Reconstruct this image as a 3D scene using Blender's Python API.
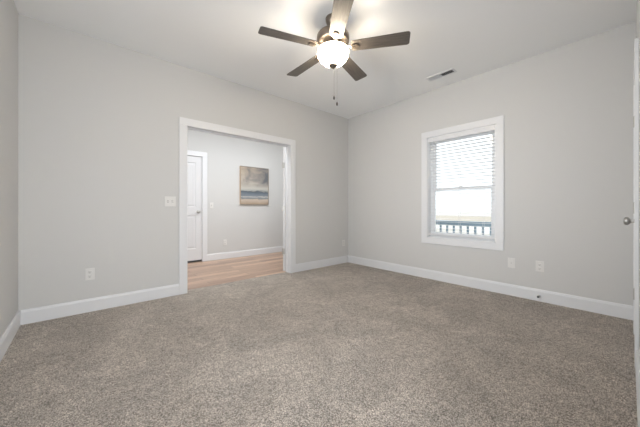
import bpy, bmesh, math, random
from mathutils import Vector, Matrix, noise
random.seed(7)
C = bpy.context.scene.collection
sc = bpy.context.scene
for o in list(bpy.data.objects):
    bpy.data.objects.remove(o)

# ------------------------------------------------------------------ layout (metres)
CAM_H = 1.03
YAW = math.radians(41.15)          # camera turned from +Y towards +X
XL, XR = -0.436, 3.81              # left and right wall faces
YN, YB = -0.042, 3.54               # near and back wall faces
H = 2.743                          # ceiling
WT = 0.12                          # wall thickness
YH0, YH1 = YB + WT, 5.46           # hall beyond the back wall
OX0, OX1, OZ = 0.945, 2.467, 2.03  # double-door opening in the back wall
WY0, WY1, WZ0, WZ1 = 1.077, 1.952, 0.605, 2.062   # window opening in the right wall
DX0, DX1 = 2.76, 3.37              # closet door in the near wall
HX0, HX1 = 0.97, 1.73            # door in the hall wall
FX, FY = 1.69, 1.755               # fan centre

# ------------------------------------------------------------------ camera
cam_d = bpy.data.cameras.new('camera')
cam_d.sensor_fit = 'HORIZONTAL'; cam_d.sensor_width = 36.0
cam_d.lens = 270.0 / 640.0 * 36.0
cam_d.shift_y = -5.2 / 640.0
cam_d.clip_start = 0.005; cam_d.clip_end = 500
cam = bpy.data.objects.new('camera', cam_d); C.objects.link(cam)
cam.location = (0, 0, CAM_H)
cam.rotation_euler = (math.pi / 2, 0, -YAW)
sc.camera = cam

# ------------------------------------------------------------------ world, lights, exposure
sc.view_settings.view_transform = 'Standard'
sc.view_settings.look = 'None'
sc.view_settings.gamma = 1.0
sc.view_settings.use_curve_mapping = False
sc.view_settings.exposure = 0.05

w = bpy.data.worlds.new('overcast_sky'); sc.world = w
w.use_nodes = True
bg = w.node_tree.nodes['Background']
bg.inputs['Color'].default_value = (0.96, 0.975, 1.0, 1)
bg.inputs['Strength'].default_value = 1.7

def area(name, loc, rot, sx, sy, power, col=(1, 1, 1), spread=180):
    l = bpy.data.lights.new(name, 'AREA'); l.shape = 'RECTANGLE'
    l.size = sx; l.size_y = sy; l.energy = power; l.color = col
    l.spread = math.radians(spread)
    o = bpy.data.objects.new(name, l); C.objects.link(o)
    o.location = loc; o.rotation_euler = rot
    return o
# added fill light, unseen, behind the doorway the camera stands in
area('doorway_fill', (0.45, -1.0, 1.3), (math.radians(90), 0, 0), 1.5, 1.9, 27, (0.94, 0.97, 1.0), 120)
# ceiling lamp of the hall beyond the double doors
area('hall_ceiling_lamp', (2.3, 3.95, H - 0.03), (0, 0, 0), 2.6, 0.4, 45, (0.95, 0.98, 1.0))
# added fill light outside the invented window in the left wall, out of view
area('side_fill_light', (XL - WT - 0.05, 1.45, 1.35), (0, math.radians(-90), 0), 1.4, 1.4, 19.5, (0.94, 0.97, 1.0), 85)

# ------------------------------------------------------------------ materials
def mat(name, col, rough=0.5, metal=0.0, spec=0.5, em=None, ems=0):
    m = bpy.data.materials.new(name); m.use_nodes = True
    p = m.node_tree.nodes['Principled BSDF']
    p.inputs['Base Color'].default_value = (*col, 1)
    p.inputs['Roughness'].default_value = rough
    p.inputs['Metallic'].default_value = metal
    p.inputs['Specular IOR Level'].default_value = spec
    if em:
        p.inputs['Emission Color'].default_value = (*em, 1)
        p.inputs['Emission Strength'].default_value = ems
    return m
def nd(m, t, **kw):
    n = m.node_tree.nodes.new(t)
    for k, v in kw.items():
        if k in n.inputs: n.inputs[k].default_value = v
        else: setattr(n, k, v)
    return n
def ln(m, a, ao, b, bi): m.node_tree.links.new(a.outputs[ao], b.inputs[bi])
def bumped(m, scale, strength, dist=0.002, detail=3):
    p = m.node_tree.nodes['Principled BSDF']
    tc = nd(m, 'ShaderNodeTexCoord'); n = nd(m, 'ShaderNodeTexNoise', Scale=scale, Detail=detail)
    b = nd(m, 'ShaderNodeBump', Strength=strength, Distance=dist)
    ln(m, tc, 'Object', n, 'Vector'); ln(m, n, 'Fac', b, 'Height'); ln(m, b, 'Normal', p, 'Normal')
    return m
M = {}
M['wall'] = bumped(mat('wall_paint', (0.61, 0.607, 0.597), 0.85, spec=0.25), 160, 0.12)
M['ceiling'] = bumped(mat('ceiling_paint', (0.88, 0.885, 0.885), 0.95, spec=0.15), 120, 0.15)
M['trim'] = bumped(mat('white_trim_paint', (0.73, 0.735, 0.75), 0.38), 60, 0.04)
M['door'] = bumped(mat('white_door_paint', (0.68, 0.68, 0.69), 0.4), 60, 0.04)
M['vinyl'] = bumped(mat('window_vinyl', (0.80, 0.81, 0.82), 0.35), 60, 0.02)
M['plate'] = bumped(mat('plate_plastic', (0.72, 0.71, 0.69), 0.35), 60, 0.02)
M['slot'] = bumped(mat('slot_dark', (0.06, 0.06, 0.06), 0.6), 60, 0.02)
M['chrome'] = bumped(mat('satin_nickel', (0.50, 0.49, 0.47), 0.34, 1.0), 90, 0.02)
M['bronze'] = bumped(mat('brushed_bronze', (0.20, 0.165, 0.135), 0.38, 0.85), 90, 0.05)
M['dark'] = bumped(mat('dark_fob', (0.03, 0.022, 0.018), 0.4, 0.4), 90, 0.02)
M['slatm'] = bumped(mat('blind_white', (0.74, 0.74, 0.75), 0.45), 60, 0.02)
M['rail'] = bumped(mat('railing_blue_grey', (0.22, 0.30, 0.36), 0.6), 30, 0.1)

def carpet():
    m = mat('carpet', (0.4, 0.35, 0.3), 1.0, spec=0.05)
    p = m.node_tree.nodes['Principled BSDF']
    tc = nd(m, 'ShaderNodeTexCoord')
    v = nd(m, 'ShaderNodeTexNoise', Scale=175, Detail=3.0, Roughness=0.8)
    vo = nd(m, 'ShaderNodeTexVoronoi', Scale=240); ln(m, tc, 'Object', vo, 'Vector')
    sp = nd(m, 'ShaderNodeSeparateColor'); ln(m, vo, 'Color', sp, 'Color')
    mid = nd(m, 'ShaderNodeTexNoise', Scale=22, Detail=2.0, Roughness=0.6)
    ln(m, tc, 'Object', mid, 'Vector')
    a1 = nd(m, 'ShaderNodeMath', operation='MULTIPLY_ADD'); a1.inputs[1].default_value = 0.38; ln(m, sp, 0, a1, 0); ln(m, v, 'Fac', a1, 2)
    a2 = nd(m, 'ShaderNodeMath', operation='MULTIPLY_ADD'); a2.inputs[1].default_value = 0.2; ln(m, mid, 'Fac', a2, 0); ln(m, a1, 0, a2, 2)
    a3 = nd(m, 'ShaderNodeMath', operation='SUBTRACT'); a3.inputs[1].default_value = 0.29; ln(m, a2, 0, a3, 0)
    big = nd(m, 'ShaderNodeTexNoise', Scale=1.9, Detail=3.0, Roughness=0.55, Distortion=1.5)
    r = nd(m, 'ShaderNodeValToRGB')
    e = r.color_ramp.elements
    e[0].position = 0.30; e[0].color = (0.055, 0.045, 0.037, 1)
    e[1].position = 0.72; e[1].color = (0.93, 0.85, 0.765, 1)
    x = e.new(0.5); x.color = (0.385, 0.335, 0.29, 1)
    mx = nd(m, 'ShaderNodeMixRGB', blend_type='MULTIPLY'); mx.inputs['Fac'].default_value = 1
    r2 = nd(m, 'ShaderNodeValToRGB')
    r2.color_ramp.elements[0].position = 0.35; r2.color_ramp.elements[0].color = (0.80, 0.80, 0.80, 1)
    r2.color_ramp.elements[1].position = 0.65; r2.color_ramp.elements[1].color = (1.12, 1.12, 1.12, 1)
    for n in (v, big): ln(m, tc, 'Object', n, 'Vector')
    ln(m, a3, 0, r, 'Fac'); ln(m, big, 'Fac', r2, 'Fac')
    ln(m, r, 'Color', mx, 'Color1'); ln(m, r2, 'Color', mx, 'Color2')
    ln(m, mx, 'Color', p, 'Base Color')
    b = nd(m, 'ShaderNodeBump', Strength=0.8, Distance=0.012)
    ln(m, a3, 0, b, 'Height'); ln(m, b, 'Normal', p, 'Normal')
    p.inputs['Sheen Weight'].default_value = 0.5; p.inputs['Sheen Roughness'].default_value = 0.6; p.inputs['Sheen Tint'].default_value = (0.85, 0.79, 0.72, 1)
    return m
M['carpet'] = carpet()

def planks():
    m = mat('wood_planks', (0.5, 0.36, 0.26), 0.32)
    p = m.node_tree.nodes['Principled BSDF']
    tc = nd(m, 'ShaderNodeTexCoord')
    br = nd(m, 'ShaderNodeTexBrick', Scale=1.0)
    br.inputs['Brick Width'].default_value = 1.3; br.inputs['Row Height'].default_value = 0.15
    br.inputs['Mortar Size'].default_value = 0.0022; br.inputs['Bias'].default_value = 0.0
    br.inputs['Color1'].default_value = (0.66, 0.47, 0.34, 1)
    br.inputs['Color2'].default_value = (0.34, 0.215, 0.155, 1)
    br.inputs['Mortar'].default_value = (0.12, 0.08, 0.055, 1)
    mp = nd(m, 'ShaderNodeMapping'); mp.inputs['Scale'].default_value = (1.2, 22, 1)
    n = nd(m, 'ShaderNodeTexNoise', Scale=2.0, Detail=6, Roughness=0.65, Distortion=0.6)
    r = nd(m, 'ShaderNodeValToRGB')
    r.color_ramp.elements[0].position = 0.3; r.color_ramp.elements[0].color = (0.6, 0.56, 0.54, 1)
    r.color_ramp.elements[1].position = 0.7; r.color_ramp.elements[1].color = (1.2, 1.2, 1.2, 1)
    mx = nd(m, 'ShaderNodeMixRGB', blend_type='MULTIPLY'); mx.inputs['Fac'].default_value = 1
    ln(m, tc, 'Object', br, 'Vector'); ln(m, tc, 'Object', mp, 'Vector'); ln(m, mp, 'Vector', n, 'Vector')
    ln(m, n, 'Fac', r, 'Fac'); ln(m, br, 'Color', mx, 'Color1'); ln(m, r, 'Color', mx, 'Color2')
    ln(m, mx, 'Color', p, 'Base Color')
    return m
M['planks'] = planks()

def bladewood():
    m = mat('blade_wood', (0.2, 0.16, 0.13), 0.42)
    p = m.node_tree.nodes['Principled BSDF']
    tc = nd(m, 'ShaderNodeTexCoord')
    mp = nd(m, 'ShaderNodeMapping'); mp.inputs['Scale'].default_value = (3, 60, 1)
    n = nd(m, 'ShaderNodeTexNoise', Scale=2.0, Detail=5, Roughness=0.6)
    r = nd(m, 'ShaderNodeValToRGB')
    r.color_ramp.elements[0].position = 0.3; r.color_ramp.elements[0].color = (0.055, 0.048, 0.042, 1)
    r.color_ramp.elements[1].position = 0.7; r.color_ramp.elements[1].color = (0.125, 0.108, 0.094, 1)
    ln(m, tc, 'Object', mp, 'Vector'); ln(m, mp, 'Vector', n, 'Vector')
    ln(m, n, 'Fac', r, 'Fac'); ln(m, r, 'Color', p, 'Base Color')
    return m
M['blade'] = bladewood()

def bowlglass():
    m = bpy.data.materials.new('frosted_glass_bowl'); m.use_nodes = True
    nt = m.node_tree; nt.nodes.remove(nt.nodes['Principled BSDF']); out = nt.nodes['Material Output']
    tr = nd(m, 'ShaderNodeBsdfTranslucent'); tr.inputs['Color'].default_value = (0.95, 0.9, 0.8, 1)
    tp = nd(m, 'ShaderNodeBsdfTransparent'); tp.inputs['Color'].default_value = (0.95, 0.92, 0.85, 1)
    mx = nd(m, 'ShaderNodeMixShader'); mx.inputs['Fac'].default_value = 0.5
    em = nd(m, 'ShaderNodeEmission'); em.inputs['Color'].default_value = (1.0, 0.87, 0.70, 1); em.inputs['Strength'].default_value = 8
    ad = nd(m, 'ShaderNodeAddShader')
    ln(m, tr, 0, mx, 1); ln(m, tp, 0, mx, 2); ln(m, mx, 0, ad, 0); ln(m, em, 0, ad, 1); ln(m, ad, 0, out, 'Surface')
    return m
M['bowl'] = bowlglass()

def glass():
    m = bpy.data.materials.new('window_glass'); m.use_nodes = True
    nt = m.node_tree; nt.nodes.remove(nt.nodes['Principled BSDF']); out = nt.nodes['Material Output']
    tp = nd(m, 'ShaderNodeBsdfTransparent'); tp.inputs['Color'].default_value = (0.96, 0.98, 0.98, 1)
    gl = nd(m, 'ShaderNodeBsdfGlossy'); gl.inputs['Roughness'].default_value = 0.02
    mx = nd(m, 'ShaderNodeMixShader'); mx.inputs['Fac'].default_value = 0.05
    ln(m, tp, 0, mx, 1); ln(m, gl, 0, mx, 2); ln(m, mx, 0, out, 'Surface')
    return m
M['glass'] = glass()

def seascape():
    m = mat('seascape_paint', (0.5, 0.5, 0.5), 0.7)
    p = m.node_tree.nodes['Principled BSDF']
    tc = nd(m, 'ShaderNodeTexCoord')
    sp = nd(m, 'ShaderNodeSeparateXYZ'); ln(m, tc, 'Generated', sp, 'Vector')
    mp = nd(m, 'ShaderNodeMapping'); mp.inputs['Scale'].default_value = (1.5, 1, 5.5)
    ln(m, tc, 'Generated', mp, 'Vector')
    n = nd(m, 'ShaderNodeTexNoise', Scale=1.6, Detail=5, Roughness=0.6, Distortion=0.8); ln(m, mp, 'Vector', n, 'Vector')
    a = nd(m, 'ShaderNodeMath', operation='MULTIPLY_ADD'); a.inputs[1].default_value = 0.13
    ln(m, n, 'Fac', a, 0); ln(m, sp, 'Z', a, 2)
    s = nd(m, 'ShaderNodeMath', operation='SUBTRACT'); s.inputs[1].default_value = 0.065; ln(m, a, 0, s, 0)
    r = nd(m, 'ShaderNodeValToRGB'); cr = r.color_ramp
    stops = [(0.0, (0.36, 0.28, 0.21)), (0.11, (0.50, 0.41, 0.33)), (0.155, (0.16, 0.19, 0.22)), (0.19, (0.45, 0.45, 0.42)),
             (0.215, (0.19, 0.22, 0.25)), (0.30, (0.13, 0.16, 0.195)), (0.345, (0.09, 0.105, 0.12)), (0.37, (0.36, 0.37, 0.35)),
             (0.43, (0.47, 0.45, 0.41)), (0.52, (0.44, 0.40, 0.35)), (1.0, (0.42, 0.34, 0.26))]
    cr.elements[0].position = 0; cr.elements[0].color = (*stops[0][1], 1)
    cr.elements[1].position = 1; cr.elements[1].color = (*stops[-1][1], 1)
    for q, c in stops[1:-1]:
        e = cr.elements.new(q); e.color = (*c, 1)
    ln(m, s, 0, r, 'Fac')
    # clouds
    n2 = nd(m, 'ShaderNodeTexNoise', Scale=2.1, Detail=4, Roughness=0.55, Distortion=0.5)
    mp2 = nd(m, 'ShaderNodeMapping'); mp2.inputs['Location'].default_value = (0.35, 0, 0.6); mp2.inputs['Scale'].default_value = (1, 1, 1.7)
    ln(m, tc, 'Generated', mp2, 'Vector'); ln(m, mp2, 'Vector', n2, 'Vector')
    sx = nd(m, 'ShaderNodeMath', operation='MULTIPLY_ADD'); sx.inputs[1].default_value = 0.28; ln(m, sp, 'X', sx, 0); ln(m, n2, 'Fac', sx, 2)
    r2 = nd(m, 'ShaderNodeValToRGB'); r2.color_ramp.elements[0].position = 0.45; r2.color_ramp.elements[0].color = (0, 0, 0, 1)
    r2.color_ramp.elements[1].position = 0.78; r2.color_ramp.elements[1].color = (1, 1, 1, 1)
    ln(m, sx, 0, r2, 'Fac')
    up = nd(m, 'ShaderNodeMapRange'); up.inputs['From Min'].default_value = 0.44; up.inputs['From Max'].default_value = 0.62
    ln(m, sp, 'Z', up, 'Value')
    ml = nd(m, 'ShaderNodeMath', operation='MULTIPLY'); ln(m, r2, 'Color', ml, 0); ln(m, up, 'Result', ml, 1)
    mx = nd(m, 'ShaderNodeMixRGB'); mx.inputs['Color2'].default_value = (0.13, 0.135, 0.145, 1)
    ln(m, ml, 0, mx, 'Fac'); ln(m, r, 'Color', mx, 'Color1'); ln(m, mx, 'Color', p, 'Base Color')
    return m
M['sea'] = seascape()
M['oak'] = bumped(mat('light_oak', (0.60, 0.44, 0.30), 0.5), 40, 0.1)
M['frame_dark'] = bumped(mat('grey_wood_edge', (0.22, 0.19, 0.16), 0.5), 40, 0.1)

def ground():
    m = mat('pale_ground', (0.6, 0.6, 0.6), 0.9, spec=0.1)
    p = m.node_tree.nodes['Principled BSDF']
    tc = nd(m, 'ShaderNodeTexCoord'); n = nd(m, 'ShaderNodeTexNoise', Scale=0.16, Detail=4)
    r = nd(m, 'ShaderNodeValToRGB')
    r.color_ramp.elements[0].position = 0.44; r.color_ramp.elements[0].color = (0.85, 0.85, 0.85, 1)
    r.color_ramp.elements[1].position = 0.56; r.color_ramp.elements[1].color = (0.68, 0.65, 0.59, 1)
    ln(m, tc, 'Object', n, 'Vector'); ln(m, n, 'Fac', r, 'Fac'); ln(m, r, 'Color', p, 'Base Color')
    return m
M['ground'] = ground()
M['grass'] = bumped(mat('dry_field', (0.60, 0.54, 0.45), 0.9), 3, 0.3)
M['hill'] = bumped(mat('hazy_ground', (0.30, 0.38, 0.45), 0.9), 3, 0.3)

# ------------------------------------------------------------------ helpers
class MB:
    def __init__(s): s.bm = bmesh.new(); s.mi = 0
    def box(s, x0, x1, y0, y1, z0, z1, bev=0.0, seg=2):
        b = bmesh.new()
        bmesh.ops.create_cube(b, size=1)
        for v in b.verts:
            v.co = Vector((x0 + (v.co.x + .5) * (x1 - x0), y0 + (v.co.y + .5) * (y1 - y0), z0 + (v.co.z + .5) * (z1 - z0)))
        if bev: bmesh.ops.bevel(b, geom=b.edges[:], offset=bev, segments=seg, affect='EDGES', profile=0.5)
        return s.merge(b)
    def merge(s, b, mtx=None):
        if mtx is not None: bmesh.ops.transform(b, matrix=mtx, verts=b.verts)
        me = bpy.data.meshes.new('t'); b.to_mesh(me); b.free()
        n0 = len(s.bm.faces)
        s.bm.from_mesh(me); bpy.data.meshes.remove(me)
        s.bm.faces.ensure_lookup_table()
        for f in s.bm.faces[n0:]: f.material_index = s.mi
        return s
    def lathe(s, prof, n=48, mtx=None, caps=True):
        b = bmesh.new(); rings = []
        for (r, z) in prof:
            if r < 1e-6: rings.append([b.verts.new((0, 0, z))])
            else: rings.append([b.verts.new((r * math.cos(2 * math.pi * i / n), r * math.sin(2 * math.pi * i / n), z)) for i in range(n)])
        for a, c in zip(rings, rings[1:]):
            for i in range(n):
                j = (i + 1) % n
                if len(a) == 1 and len(c) > 1: b.faces.new((a[0], c[i], c[j]))
                elif len(c) == 1 and len(a) > 1: b.faces.new((a[i], a[j], c[0]))
                elif len(a) > 1: b.faces.new((a[i], a[j], c[j], c[i]))
        bmesh.ops.recalc_face_normals(b, faces=b.faces)
        return s.merge(b, mtx)
    def prism(s, pts, d, depth0, depth1, plane='YZ'):
        """closed 2D outline extruded along the remaining axis"""
        b = bmesh.new()
        def P(u, v, t):
            if plane == 'YZ': return (t, u, v)
            if plane == 'XZ': return (u, t, v)
            return (u, v, t)
        A = [b.verts.new(P(u, v, depth0)) for u, v in pts]; B = [b.verts.new(P(u, v, depth1)) for u, v in pts]
        b.faces.new(A); b.faces.new(B[::-1])
        n = len(pts)
        for i in range(n): b.faces.new((A[i], B[i], B[(i + 1) % n], A[(i + 1) % n]))
        bmesh.ops.recalc_face_normals(b, faces=b.faces)
        return s.merge(b)
    def build(s, name, mats, parent=None, smooth=False, loc=(0, 0, 0)):
        me = bpy.data.meshes.new(name); s.bm.normal_update(); s.bm.to_mesh(me); s.bm.free()
        if not isinstance(mats, (list, tuple)): mats = [mats]
        for m in mats: me.materials.append(m)
        if smooth:
            for p in me.polygons: p.use_smooth = True
            me.set_sharp_from_angle(angle=math.radians(40))
        o = bpy.data.objects.new(name, me); C.objects.link(o)
        o.location = loc
        if parent: o.parent = parent
        return o
def struct(o, label=None, cat=None):
    o['kind'] = 'structure'
    if label: o['label'] = label
    if cat: o['category'] = cat
    return o
def thing(name, label, cat, loc=(0, 0, 0), rz=0, group=None, kind=None):
    o = bpy.data.objects.new(name, None); C.objects.link(o)
    o.empty_display_size = 0.05
    o.location = loc; o.rotation_euler = (0, 0, rz)
    o['label'] = label; o['category'] = cat
    if group: o['group'] = group
    if kind: o['kind'] = kind
    return o
def dup(root, loc, rz, label, group=None):
    r = root.copy(); C.objects.link(r); r.location = loc; r.rotation_euler = (0, 0, rz); r['label'] = label
    if group: r['group'] = group
    for ch in list(root.children):
        c = ch.copy(); C.objects.link(c); c.parent = r
        for g in list(ch.children):
            d = g.copy(); C.objects.link(d); d.parent = c
    return r

# ------------------------------------------------------------------ room shell
b = MB().box(XL - WT, XR + WT, YN - WT, YB + 0.115, -0.15, 0.0)
struct(b.build('floor', M['carpet']), 'beige speckled wall to wall carpet', 'floor')
b = MB().box(-1.6, XR + WT, YB + 0.115, YH1 + WT, -0.15, -0.004)
struct(b.build('floor', M['planks']), 'tan wood plank floor of the hall beyond the double doors', 'floor')
b = MB().box(-1.6, XR + WT, YN - WT, YH1 + WT, H, H + 0.15)
struct(b.build('ceiling', M['ceiling']), 'smooth pale grey ceiling', 'ceiling')

J = 0.018  # jamb board
b = MB()
b.box(XL - WT, OX0 - J, YB, YB + WT, 0, H); b.box(OX1 + J, XR + WT, YB, YB + WT, 0, H)
b.box(OX0 - J, OX1 + J, YB, YB + WT, OZ + J, H)
struct(b.build('wall_back', M['wall']), 'light greige wall with the wide cased opening', 'wall')
b = MB()
wj = 0.0
b.box(XR, XR + WT + .03, YN - WT, WY0 - wj, 0, H); b.box(XR, XR + WT + .03, WY1 + wj, YB, 0, H)
b.box(XR, XR + WT + .03, WY0, WY1, 0, WZ0); b.box(XR, XR + WT + .03, WY0, WY1, WZ1, H)
b.box(XR, XR + WT + .03, YB + WT, YH1 + WT, 0, H)
struct(b.build('wall_right', M['wall']), 'light greige wall with the window', 'wall')
LY0, LY1 = 0.75, 2.15
b = MB(); b.box(XL - WT, XL, YN - WT, LY0, 0, H); b.box(XL - WT, XL, LY1, YB, 0, H)
b.box(XL - WT, XL, LY0, LY1, 0, WZ0); b.box(XL - WT, XL, LY0, LY1, WZ1, H)
struct(b.build('wall_left', M['wall']), 'greige wall at the far left of the room', 'wall')
ND0, ND1 = XL + 0.04, 1.15          # doorway the camera looks in from
b = MB()
b.box(ND1 + J, DX0 - J, YN - WT, YN, 0, H); b.box(DX1 + J, XR, YN - WT, YN, 0, H)
b.box(XL, ND0 - J, YN - WT, YN, 0, H); b.box(ND0 - J, ND1 + J, YN - WT, YN, OZ + J, H)
b.box(DX0 - J, DX1 + J, YN - WT, YN, OZ + J, H)
b.box(DX0 - J, DX1 + J, YN - WT - .02, YN - WT, 0, OZ + J)
struct(b.build('wall_near', M['wall']), 'greige wall seen edge on at the right of the photo', 'wall')
b = MB()
b.box(-1.6, HX0 - J, YH1, YH1 + WT, -.004, H); b.box(HX1 + J, XR, YH1, YH1 + WT, -.004, H)
b.box(HX0 - J, HX1 + J, YH1, YH1 + WT, OZ + J, H); b.box(HX0 - .3, HX1 + .3, YH1 + .8, YH1 + .9, -.1, OZ + .2); b.box(HX0 - .3, HX0 - .2, YH1 + WT, YH1 + .8, -.1, OZ + .2); b.box(HX1 + .2, HX1 + .3, YH1 + WT, YH1 + .8, -.1, OZ + .2)
b.box(HX0 - .2, HX1 + .2, YH1 + WT, YH1 + .8, OZ + .1, OZ + .2); b.box(HX0 - .2, HX1 + .2, YH1 + WT, YH1 + .8, -.1, -.004)
struct(b.build('wall_hall', M['wall']), 'pale wall of the hall seen through the opening', 'wall')

# baseboards: profile with eased top
BH, BT = 0.130, 0.015
prof = [(0, 0), (BT, 0), (BT, BH - .022), (BT - .003, BH - .014), (BT - .005, BH - .004), (BT - .008, BH), (0, BH)]
def base_x(name, x0, x1, y, sgn, z=0.0):
    b = MB(); b.prism([(y + sgn * u, z + v) for u, v in prof], 0, x0, x1, 'YZ'); return struct(b.build(name, M['trim']))
def base_y(name, y0, y1, x, sgn, z=0.0):
    b = MB(); b.prism([(x + sgn * u, z + v) for u, v in prof], 0, y0, y1, 'XZ'); return struct(b.build(name, M['trim']))
CW, CT = 0.092, 0.018   # casing
base_x('baseboard_back', XL + BT, OX0 - CW, YB, -1)
base_x('baseboard_back', OX1 + CW, XR - BT, YB, -1)
base_y('baseboard_right', YN, YB, XR, -1)
base_y('baseboard_left', YN, YB, XL, 1)
base_x('baseboard_near', DX1 + CW, XR - BT, YN, 1)
base_x('baseboard_near', ND1 + CW, DX0 - CW, YN, 1)
base_x('baseboard_hall', HX1 + CW, XR, YH1, -1, -.004)

# casings: legs and head, a thin stepped outer back-band
def casing_x(name, x0, x1, y, sgn, z1, label, z0=0.0):
    b = MB()
    def board(a0, a1, c0, c1):
        ya, yb = sorted((y, y + sgn * CT)); b.box(a0, a1, ya, yb, c0, c1, 0.003)
    board(x0 - CW, x0, z0, z1); board(x1, x1 + CW, z0, z1); board(x0 - CW, x1 + CW, z1, z1 + CW)
    return struct(b.build(name, M['trim']), label, 'trim')
casing_x('trim_1', OX0, OX1, YB, -1, OZ, 'white casing around the wide opening in the back wall')
casing_x('trim_2', OX0, OX1, YB + WT, 1, OZ, 'white casing on the hall side of the wide opening', -.004)
casing_x('trim_3', HX0, HX1, YH1, -1, OZ, 'white casing around the hall door', -.004)
casing_x('trim_4', DX0, DX1, YN, 1, OZ, 'white door casing at the right edge of the photo')
casing_x('trim_5', ND0 + .05, ND1, YN - WT, -1, OZ, 'white casing of the doorway behind the camera')
def jambs(name, x0, x1, y0, y1, z1, label, z0=0.0):
    b = MB()
    b.box(x0 - J, x0, y0, y1, z0, z1 + J); b.box(x1, x1 + J, y0, y1, z0, z1 + J); b.box(x0, x1, y0, y1, z1, z1 + J)
    return b, name, label
b, n, l = jambs('trim_6', OX0, OX1, YB, YB + WT, OZ, 'white jamb lining the wide opening')
ym = YB + .06
b.box(OX0, OX0 + .011, ym, ym + .034, 0, OZ, .002); b.box(OX1 - .011, OX1, ym, ym + .034, 0, OZ, .002); b.box(OX0 + .011, OX1 - .011, ym, ym + .034, OZ - .011, OZ, .002)
struct(b.build(n, M['trim']), l, 'trim')
b, n, l = jambs('trim_7', HX0, HX1, YH1, YH1 + WT, OZ, 'white jamb of the hall door', -.004); struct(b.build(n, M['trim']), l, 'trim')
b, n, l = jambs('trim_8', DX0, DX1, YN - WT, YN, OZ, 'white jamb of the door at the right edge'); struct(b.build(n, M['trim']), l, 'trim')
b, n, l = jambs('trim_9', ND0, ND1, YN - WT, YN, OZ, 'white jamb of the doorway behind the camera'); struct(b.build(n, M['trim']), l, 'trim')

# ------------------------------------------------------------------ doors
DT = 0.035
def slab(w, h, panels):
    """two-sided panelled slab; hinge edge at x=0, front towards -y"""
    b = bmesh.new()
    xs = sorted({0, w} | {p[0] for p in panels} | {p[1] for p in panels})
    zs = sorted({0, h} | {p[2] for p in panels} | {p[3] for p in panels})
    def quad(a): b.faces.new([b.verts.new(q) for q in a])
    for y, s in ((-DT / 2, 1), (DT / 2, -1)):
        for i in range(len(xs) - 1):
            for k in range(len(zs) - 1):
                x0, x1, z0, z1 = xs[i], xs[i + 1], zs[k], zs[k + 1]
                if any(abs(p[0] - x0) < 1e-6 and abs(p[1] - x1) < 1e-6 and abs(p[2] - z0) < 1e-6 and abs(p[3] - z1) < 1e-6 for p in panels):
                    rings = []
                    for ins, dep in ((0, 0), (.010, .009), (.022, .009), (.046, .003)):
                        rings.append([(x0 + ins, y + s * dep, z0 + ins), (x1 - ins, y + s * dep, z0 + ins), (x1 - ins, y + s * dep, z1 - ins), (x0 + ins, y + s * dep, z1 - ins)])
                    for r0, r1 in zip(rings, rings[1:]):
                        for q in range(4): quad((r0[q], r0[(q + 1) % 4], r1[(q + 1) % 4], r1[q]))
                    quad(rings[-1])
                else:
                    quad(((x0, y, z0), (x1, y, z0), (x1, y, z1), (x0, y, z1)))
    y0, y1 = -DT / 2, DT / 2
    quad(((0, y0, 0), (0, y1, 0), (0, y1, h), (0, y0, h))); quad(((w, y0, 0), (w, y1, 0), (w, y1, h), (w, y0, h)))
    quad(((0, y0, 0), (w, y0, 0), (w, y1, 0), (0, y1, 0))); quad(((0, y0, h), (w, y0, h), (w, y1, h), (0, y1, h)))
    bmesh.ops.remove_doubles(b, verts=b.verts, dist=1e-5)
    bmesh.ops.recalc_face_normals(b, faces=b.faces)
    m = MB(); m.merge(b); return m
knob_prof = [(0.0, 0.0), (0.031, 0.0), (0.032, 0.004), (0.029, 0.008), (0.014, 0.011), (0.011, 0.018), (0.011, 0.030), (0.017, 0.034), (0.025, 0.040), (0.0285, 0.048), (0.027, 0.057), (0.020, 0.063), (0.010, 0.065), (0, 0.065)]
def make_door(name, label, w, loc, rz, knob_sides=(-1, 1), hinge_side=1, gap=0.012):
    h = OZ - .003 - gap
    t = thing(name, label, 'door', loc, rz, kind='structure')
    t.location.z += gap
    m = w - .105
    slab(w, h, [(.105, m, .22, .86), (.105, m, 1.02, h - .12)]).build('door_panel', M['door'], t)
    for s in knob_sides:
        k = MB().lathe(knob_prof, 32, Matrix.Translation((w - .07, s * DT / 2, .93)) @ Matrix.Rotation(math.radians(-90 * s), 4, 'X'))
        k.build('door_handle', M['chrome'], t, smooth=True)
    for z in (.32, 1.02, 1.72):
        hm = MB(); y = hinge_side * (DT / 2 + .009)
        hm.lathe([(0, -.045), (.0065, -.045), (.0065, .045), (0, .045)], 16, Matrix.Translation((-.002, y, z)))
        hm.lathe([(0, .045), (.0045, .045), (.0045, .050), (0, .052)], 12, Matrix.Translation((-.002, y, z)))
        hm.box(-.0035, -.0005, -DT / 2 + .004, DT / 2 if hinge_side > 0 else DT / 2, z - .045, z + .045)
        hm.build('hinge', M['chrome'], t, smooth=True)
    return t
lw = (OX1 - OX0) / 2 - .003
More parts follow.
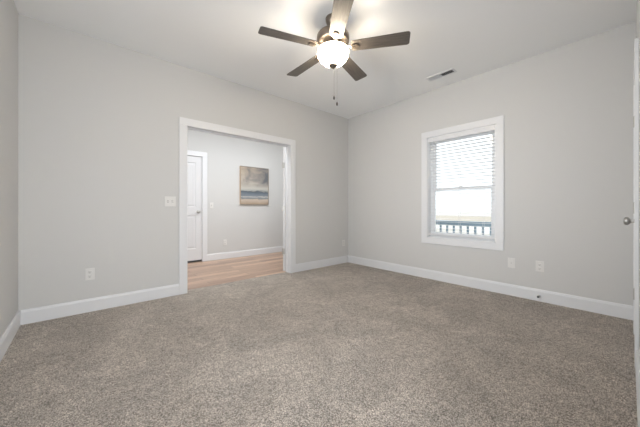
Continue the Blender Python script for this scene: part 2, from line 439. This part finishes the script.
# open leaves of the double doors, swung into the hall (hinges on the hall side)
# right leaf: closed direction is -X; opened about 127 degrees
make_door('door_1', 'white leaf of the double doors folded open at the right jamb', lw, (OX1 - .012, YB + WT + .038, 0), math.radians(50), knob_sides=(), hinge_side=1, gap=.01)
make_door('door_2', 'white leaf of the double doors standing open at the left jamb', lw, (OX0 - .012, YB + WT + .042, 0), math.radians(128), hinge_side=-1, gap=.01)
d3 = make_door('door_3', 'closed white two panel door in the hall with a dark gap below', HX1 - HX0 - .006, (HX0 + .003, YH1 + .03, 0), 0, knob_sides=(-1,), hinge_side=1, gap=.034)
gap_strip = MB().box(.002, HX1 - HX0 - .008, -DT / 2 + .003, DT / 2 - .003, -.034, .002, .002).build('door_gap_shade', M['slot'], d3)  # black strip put in to paint the shade of the gap below the door
gap_strip['label'] = 'black strip standing in for the shade of the gap under the door'
make_door('door_4', 'closed white door seen edge on at the right edge of the photo', DX1 - DX0 - .006, (DX1 - .003, YN - DT / 2 + .003, 0), math.radians(180), knob_sides=(-1,), hinge_side=-1)

# ------------------------------------------------------------------ window
win = thing('window_1', 'white double hung window with white frame over a porch railing', 'window', (XR, 0, 0), 0, kind='structure')
b = MB()
def board(y0, y1, z0, z1): b.box(-CT, 0, y0, y1, z0, z1, .003)
wc = .088
board(WY0 - wc, WY0, WZ0, WZ1); board(WY1, WY1 + wc, WZ0, WZ1); board(WY0 - wc, WY1 + wc, WZ1, WZ1 + wc); board(WY0 - wc, WY1 + wc, WZ0 - wc, WZ0)
b.build('window_casing', M['trim'], win)
b = MB(); D = WT + .03
for (y0, y1, z0, z1) in ((WY0, WY0 + .012, WZ0, WZ1), (WY1 - .012, WY1, WZ0, WZ1), (WY0, WY1, WZ1 - .012, WZ1), (WY0, WY1, WZ0, WZ0 + .012)):
    b.box(0, .10, y0, y1, z0, z1)
for (y0, y1, z0, z1) in ((WY0 + .001, WY0 + .034, WZ0 + .001, WZ1 - .001), (WY1 - .034, WY1 - .001, WZ0 + .001, WZ1 - .001), (WY0 + .034, WY1 - .034, WZ1 - .034, WZ1 - .001), (WY0 + .034, WY1 - .034, WZ0 + .001, WZ0 + .03)):
    b.box(.075, D, y0, y1, z0, z1, .002)
b.build('window_frame', M['vinyl'], win)
ZM = 1.305
def sash(z0, z1, x0, x1, bot, top, label):
    m = MB(); s = .042; a0, a1 = WY0 + .032, WY1 - .032
    m.box(x0, x1, a0, a0 + s, z0, z1, .003); m.box(x0, x1, a1 - s, a1, z0, z1, .003)
    m.box(x0, x1, a0 + s, a1 - s, z0, z0 + bot, .003); m.box(x0, x1, a0 + s, a1 - s, z1 - top, z1, .003)
    o = m.build('sash', M['vinyl'], win)
    g = MB().box((x0 + x1) / 2 - .003, (x0 + x1) / 2 + .003, a0 + s - .005, a1 - s + .005, z0 + bot - .005, z1 - top + .005)
    g.build('glass_pane', M['glass'], o)
    return o
lo = sash(WZ0 + .028, ZM + .018, .080, .108, .05, .034, '')
sash(ZM - .018, WZ1 - .032, .112, .140, .034, .045, '')
k = MB(); yc = (WY0 + WY1) / 2
k.box(.078, .104, yc - .03, yc + .03, ZM + .018, ZM + .026, .003); k.box(.07, .088, yc - .012, yc + .02, ZM + .026, ZM + .036, .003)
k.build('sash_lock', M['vinyl'], win)

win2 = thing('added_fill_window', 'white cased window added unseen in the left wall for the fill light', 'window', (XL, 0, 0), 0, kind='structure')  # unseen window, added so the side fill light has an opening
b = MB()
def board2(y0, y1, z0, z1): b.box(0, CT, y0, y1, z0, z1, .003)
board2(LY0 - wc, LY0, WZ0, WZ1); board2(LY1, LY1 + wc, WZ0, WZ1); board2(LY0 - wc, LY1 + wc, WZ1, WZ1 + wc); board2(LY0 - wc, LY1 + wc, WZ0 - wc, WZ0)
b.build('window_casing', M['trim'], win2)
b = MB()
for (y0, y1, z0, z1) in ((LY0, LY0 + .04, WZ0, WZ1), (LY1 - .04, LY1, WZ0, WZ1), (LY0 + .04, LY1 - .04, WZ1 - .04, WZ1), (LY0 + .04, LY1 - .04, WZ0, WZ0 + .04), (LY0 + .04, LY1 - .04, 1.29, 1.325)):
    b.box(-.10, -.06, y0, y1, z0, z1, .003)
b.build('window_frame', M['vinyl'], win2)

# blinds hang inside the window recess
bl = thing('window_blind', 'white open slatted blind hanging inside the window recess', 'blind', (XR, 0, 0))
hb0, hb1 = WY0 + .016, WY1 - .016
MB().box(.006, .062, hb0, hb1, WZ1 - .055, WZ1 - .014, .003).build('headrail', M['slatm'], bl)
MB().box(.000, .008, hb0 - .003, hb1 + .003, WZ1 - .068, WZ1 - .013, .003).build('valance', M['slatm'], bl)
sm = MB(); z = WZ1 - .095; pitch = .0435; nsl = 0
while z > WZ0 + .075:
    q = bmesh.new()
    n = 6; up = []; dn = []
    tilt = math.radians(-2)
    for i in range(n + 1):
        t = -0.5 + i / n; x = .034 + t * .05 * math.cos(tilt); zz = z + .003 * (1 - 4 * t * t) + t * .05 * math.sin(tilt)
        up.append((x, zz + .001)); dn.append((x, zz - .001))
    sm.prism(up + dn[::-1], 0, hb0 + .003, hb1 - .003, 'XZ')
    z -= pitch
sm.build('slats', M['slatm'], bl)
MB().box(.010, .058, hb0 + .003, hb1 - .003, WZ0 + .038, WZ0 + .056, .004).build('bottom_rail', M['slatm'], bl)
for yy in (hb0 + .13, (hb0 + hb1) / 2, hb1 - .13):
    c = MB()
    for xx in (.0075, .0605): c.box(xx - .0007, xx + .0007, yy - .0012, yy + .0012, WZ0 + .045, WZ1 - .05)
    c.build('ladder_cord', M['slatm'], bl)
MB().lathe([(0, -.62), (.004, -.62), (.0045, -.55), (.0035, -.02), (.0035, 0), (0, 0)], 10, Matrix.Translation((.002, hb1 - .07, WZ1 - .075))).build('tilt_wand', M['slatm'], bl, smooth=True)

# ------------------------------------------------------------------ outside
b = MB().box(XR + .3, 400, -300, 500, -1.0, -.9)
struct(b.build('ground', M['ground']), 'pale bright ground outside the window', 'ground')
b = MB().box(XR + WT + .03, 5.62, -2, 6, -.28, -.18)
struct(b.build('porch_floor', M['ground']), 'pale porch floor below the window', 'floor')
rl = thing('porch_railing', 'blue grey porch railing with square balusters outside the window', 'railing', (5.4, 0, -.18))
MB().box(-.045, .045, 0.2, 4.2, .885, .965, .006).build('top_rail', M['rail'], rl)
MB().box(-.025, .025, 0.2, 4.2, .08, .13, .004).build('bottom_rail', M['rail'], rl)
for yy in (.2, 4.2): MB().box(-.05, .05, yy - .05, yy + .05, 0, 1.0, .005).build('post', M['rail'], rl)
bal = MB().box(-.016, .016, -.016, .016, .12, .89, .002).build('baluster', M['rail'], rl); bal.location = (0, .33, 0)
yy = .33 + .127
while yy < 4.1:
    c = bal.copy(); C.objects.link(c); c.parent = rl; c.location = (0, yy, 0); yy += .127
b = MB().box(45, 75, -60, 150, -.95, -.85)
struct(b.build('field', M['grass']), 'low dry beige field far outside the window', 'ground')

# ------------------------------------------------------------------ wall plates
def plate_base(t, w=.072, h=.117):
    MB().box(-w / 2, w / 2, -.006, 0, -h / 2, h / 2, .0025).build('cover_plate', M['plate'], t)
def outlet(label, loc, rz):
    t = thing('wall_outlet', label, 'outlet', loc, rz, 'white duplex outlets low on the walls')
    plate_base(t)
    for z in (.021, -.021):
        m = MB(); m.lathe([(0, 0), (.0168, 0), (.0168, .003), (.0155, .004), (0, .004)], 24, Matrix.Translation((0, -.0055, z)) @ Matrix.Rotation(math.radians(90), 4, 'X'))
        o = m.build('receptacle', M['plate'], t, smooth=True)
        s = MB(); s.box(-.008, -.0055, -.0105, -.009, z - .001, z + .008); s.box(.0055, .008, -.0105, -.009, z, z + .007)
        s.lathe([(0, 0), (.003, 0), (.003, .0013), (0, .0013)], 12, Matrix.Translation((0, -.0092, z - .007)) @ Matrix.Rotation(math.radians(90), 4, 'X'))
        s.build('slot', M['slot'], o)
    return t
o1 = outlet('white duplex outlet on the back wall left of the opening', (.0445, YB, .374), 0)
dup(o1, (3.68, YB, .376), 0, 'white duplex outlet on the back wall beside the far corner')
dup(o1, (XR, .651, .385), math.radians(-90), 'white duplex outlet under the window, the one nearer the right edge')
dup(o1, (2.18, YH1, .33), 0, 'white duplex outlet low on the hall wall under the painting')
t = thing('cable_plate', 'white cable wall plate just right of the window, next to the outlet', 'wall plate', (XR, .915, .384), math.radians(-90))
plate_base(t)
MB().box(-.0165, .0165, -.009, -.005, -.033, .033, .0015).build('insert', M['plate'], t)
MB().lathe([(0, 0), (.0055, 0), (.0055, .006), (.004, .008), (0, .008)], 16, Matrix.Translation((0, -.0085, 0)) @ Matrix.Rotation(math.radians(90), 4, 'X')).build('connector', M['chrome'], t, smooth=True)
def switch(label, loc, gangs, rz=0):
    t = thing('light_switch', label, 'switch', loc, rz, 'white toggle light switches'); w = .072 + .046 * (gangs - 1)
    plate_base(t, w, .117)
    for g in range(gangs):
        x = (g - (gangs - 1) / 2) * .046
        m = MB(); m.box(x - .005, x + .005, -.0072, -.005, -.012, .012, .0008); m.box(x - .0035, x + .0035, -.017, -.006, .000, .009, .001)
        m.build('toggle', M['plate'], t)
        MB().box(x - .0065, x + .0065, -.0066, -.0055, -.0135, .0135).build('toggle_slot', M['slot'], t)
    return t
switch('white double light switch on the back wall left of the opening', (.760, YB, 1.11), 2)
switch('white light switch on the hall wall beside the closed door', (1.905, YH1, 1.085), 1)

# door stop on the baseboard
t = thing('door_stop', 'small grey door stop on the right baseboard', 'door stop', (XR - BT, .655, .06), math.radians(-90))
rx = Matrix.Rotation(math.radians(90), 4, 'X')
MB().lathe([(0, 0), (.013, 0), (.013, .004), (.006, .007), (.005, .05), (0, .05)], 20, rx).build('stem', M['chrome'], t, smooth=True)
MB().lathe([(0, .048), (.008, .048), (.009, .052), (.009, .062), (.006, .066), (0, .066)], 20, rx).build('rubber_tip', M['slot'], t, smooth=True)

# ------------------------------------------------------------------ painting in the hall
pt = thing('painting', 'seascape painting with cloudy sky in a thin wood frame on the hall wall', 'painting', (2.838, YH1, 1.523))
pw, ph, pd = .342, .411, .038
m = MB(); f = .012
m.box(-pw, -pw + f, -pd, 0, -ph, ph, .001); m.box(pw - f, pw, -pd, 0, -ph, ph, .001)
m.box(-pw + f, pw - f, -pd, 0, ph - f, ph, .001); m.box(-pw + f, pw - f, -pd, 0, -ph, -ph + f, .001)
m.build('picture_frame', M['oak'], pt)
m = MB()
m.box(-pw, pw, -pd - .0015, -pd + .001, ph - .013, ph); m.box(-pw, pw, -pd - .0015, -pd + .001, -ph, -ph + .009)
m.box(-pw, -pw + .007, -pd - .0015, -pd + .001, -ph + .009, ph - .013); m.box(pw - .013, pw, -pd - .0015, -pd + .001, -ph + .009, ph - .013)
m.build('frame_face', M['frame_dark'], pt)['label'] = 'thin grey brown front edge'
MB().box(-pw + f, pw - f, -pd + .006, -.004, -ph + f, ph - f).build('canvas', M['sea'], pt)

# ------------------------------------------------------------------ ceiling vent
vt = thing('ceiling_vent', 'white rectangular air register on the ceiling near the window', 'vent', (3.45, 1.59, H))
L2, W2 = .175, .062
m = MB()
m.box(-W2, W2, -L2, -L2 + .022, -.008, 0, .002); m.box(-W2, W2, L2 - .022, L2, -.008, 0, .002)
m.box(-W2, -W2 + .022, -L2 + .022, L2 - .022, -.008, 0, .002); m.box(W2 - .022, W2, -L2 + .022, L2 - .022, -.008, 0, .002)
m.box(-W2 + .022, W2 - .022, -.004, .004, -.008, 0, .001)
m.build('vent_frame', M['trim'], vt)
MB().box(-W2 + .02, W2 - .02, -L2 + .02, L2 - .02, -.0025, -.0005).build('duct_opening', M['slot'], vt)
m = MB()
for s in (-1, 1):
    for i in range(9):
        y = s * (.014 + i * .0165)
        q = bmesh.new(); bmesh.ops.create_cube(q, size=1)
        bmesh.ops.scale(q, vec=(2 * (W2 - .022), .0012, .012), verts=q.verts)
        m.merge(q, Matrix.Translation((0, y, -.008)) @ Matrix.Rotation(math.radians(48 * s), 4, 'X'))
m.build('louvres', M['trim'], vt)

# ------------------------------------------------------------------ ceiling fan
fan = thing('ceiling_fan', 'five blade ceiling fan with grey wood blades and glowing glass bowl', 'ceiling fan', (FX, FY, H))
MB().lathe([(0, 0), (.066, 0), (.068, -.006), (.066, -.03), (.056, -.055), (.034, -.075), (.017, -.083), (0, -.083)], 48).build('canopy', M['bronze'], fan, smooth=True)
MB().lathe([(.0125, -.075), (.0125, -.135)], 24).build('downrod', M['bronze'], fan, smooth=True)
MB().lathe([(0, -.112), (.028, -.114), (.045, -.122), (.095, -.130), (.130, -.145), (.145, -.165), (.147, -.205), (.138, -.222), (.110, -.232), (0, -.236)], 64).build('motor_housing', M['bronze'], fan, smooth=True)
MB().lathe([(0, -.234), (.070, -.234), (.074, -.245), (.080, -.272), (.110, -.280), (.112, -.286), (.060, -.290), (0, -.290)], 48).build('switch_housing', M['bronze'], fan, smooth=True)
BZ = -.272
bowl = MB()
outer = [(.134, -.288), (.139, -.297), (.141, -.315), (.135, -.346), (.118, -.378), (.092, -.402), (.058, -.418), (.025, -.425), (0.0, -.426)]
inner = [(max(r - .004, 0), z + .004 if r < .1 else z) for r, z in outer]
bowl.lathe(outer + [(0.0, -.4215)] + inner[::-1][1:] + [outer[0]], 64)
bowl.build('glass_bowl', M['bowl'], fan, smooth=True)
MB().lathe([(0, -.421), (.036, -.421), (.041, -.426), (.039, -.433), (.028, -.440), (.014, -.445), (.009, -.452), (.004, -.457), (0, -.458)], 32).build('finial', M['bronze'], fan, smooth=True)
# blades
R0, R1 = .175, .66
def blade_mesh():
    q = bmesh.new()
    pts = []
    w0, w1 = .058, .070; cr = .022
    pts += [(R0, -w0), (R0 + .25, -(w0 + w1) / 2)]
    for i in range(7):
        a = -math.pi / 2 + i * math.pi / 12; pts.append((R1 - cr + cr * math.cos(a), -w1 + cr + cr * math.sin(a)))
    for i in range(7):
        a = i * math.pi / 12; pts.append((R1 - cr + cr * math.cos(a), w1 - cr + cr * math.sin(a)))
    pts += [(R0 + .25, (w0 + w1) / 2), (R0, w0), (R0 - .012, w0 * .55), (R0 - .016, 0), (R0 - .012, -w0 * .55)]
    A = [q.verts.new((x, y, -.003)) for x, y in pts]; B = [q.verts.new((x, y, .003)) for x, y in pts]
    q.faces.new(A[::-1]); q.faces.new(B)
    for i in range(len(pts)): q.faces.new((A[i], A[(i + 1) % len(pts)], B[(i + 1) % len(pts)], B[i]))
    bmesh.ops.recalc_face_normals(q, faces=q.faces)
    m = MB(); m.merge(q); return m
def iron_mesh():
    q = bmesh.new()
    up = [(.085, .016), (.120, .012), (.150, .012), (.165, .018), (.185, .027), (.208, .028), (.224, .021), (.232, .008)]
    pts = up + [(x, -y) for x, y in up[::-1]]
    dz = lambda x: .018 * max(0, min(1, (.165 - x) / .045))
    A = [q.verts.new((x, y, -.012 + dz(x))) for x, y in pts]; B = [q.verts.new((x, y, -.004 + dz(x))) for x, y in pts]
    q.faces.new(A[::-1]); q.faces.new(B)
    for i in range(len(pts)): q.faces.new((A[i], A[(i + 1) % len(pts)], B[(i + 1) % len(pts)], B[i]))
    bmesh.ops.recalc_face_normals(q, faces=q.faces)
    m = MB(); m.merge(q)
    for x, y in ((.190, .016), (.190, -.016), (.218, 0)):
        m.lathe([(0, -.0155), (.004, -.015), (.0055, -.012)], 12, Matrix.Translation((x, y, 0)))
    return m
FAN0 = 5.0   # world rotation of the blade set, tuned on the photograph
fb = None
for i in range(5):
    if fb is None:
        fb = blade_mesh().build('blade', M['blade'], fan)
        fi = iron_mesh().build('blade_iron', M['bronze'], fb)
        bb, ii = fb, fi
    else:
        bb = fb.copy(); C.objects.link(bb); bb.parent = fan
        ii = fi.copy(); C.objects.link(ii); ii.parent = bb
    # angle in the camera's (right, forward) frame, then turned to world
    a = math.radians(FAN0 + 197.6 + 72 * i) - YAW
    bb.location = (0, 0, BZ)
    bb.rotation_mode = 'XYZ'
    bb.rotation_euler = (math.radians(-11), 0, a)
def chain(dx, dy, z0, z1):
    m = MB(); n = int((z0 - z1) / .0042)
    for i in range(n):
        zc = z0 - (i + .5) * (z0 - z1) / n
        m.lathe([(0, .0019), (.0016, .001), (.0016, -.001), (0, -.0019)], 6, Matrix.Translation((dx, dy, zc)))
    m.lathe([(.0004, z0), (.0004, z1)], 5, Matrix.Translation((dx, dy, 0)))
    c = m.build('pull_chain', M['chrome'], fan)
    MB().lathe([(0, z1 + .004), (.004, z1), (.0075, z1 - .012), (.008, z1 - .022), (.005, z1 - .032), (0, z1 - .034)], 20, Matrix.Translation((dx, dy, 0))).build('chain_fob', M['dark'], c, smooth=True)
cR = Vector((math.cos(YAW), -math.sin(YAW)))
chain(*(cR * .009), -.452, -.70)
chain(*(cR * .036), -.434, -.755)
# the lamp inside the bowl
bulb = bpy.data.lights.new('fan_bulb', 'POINT'); bulb.energy = 30; bulb.color = (1.0, 0.95, 0.90); bulb.shadow_soft_size = .06
bo = bpy.data.objects.new('fan_bulb', bulb); C.objects.link(bo); bo.location = (FX, FY, H - .37)
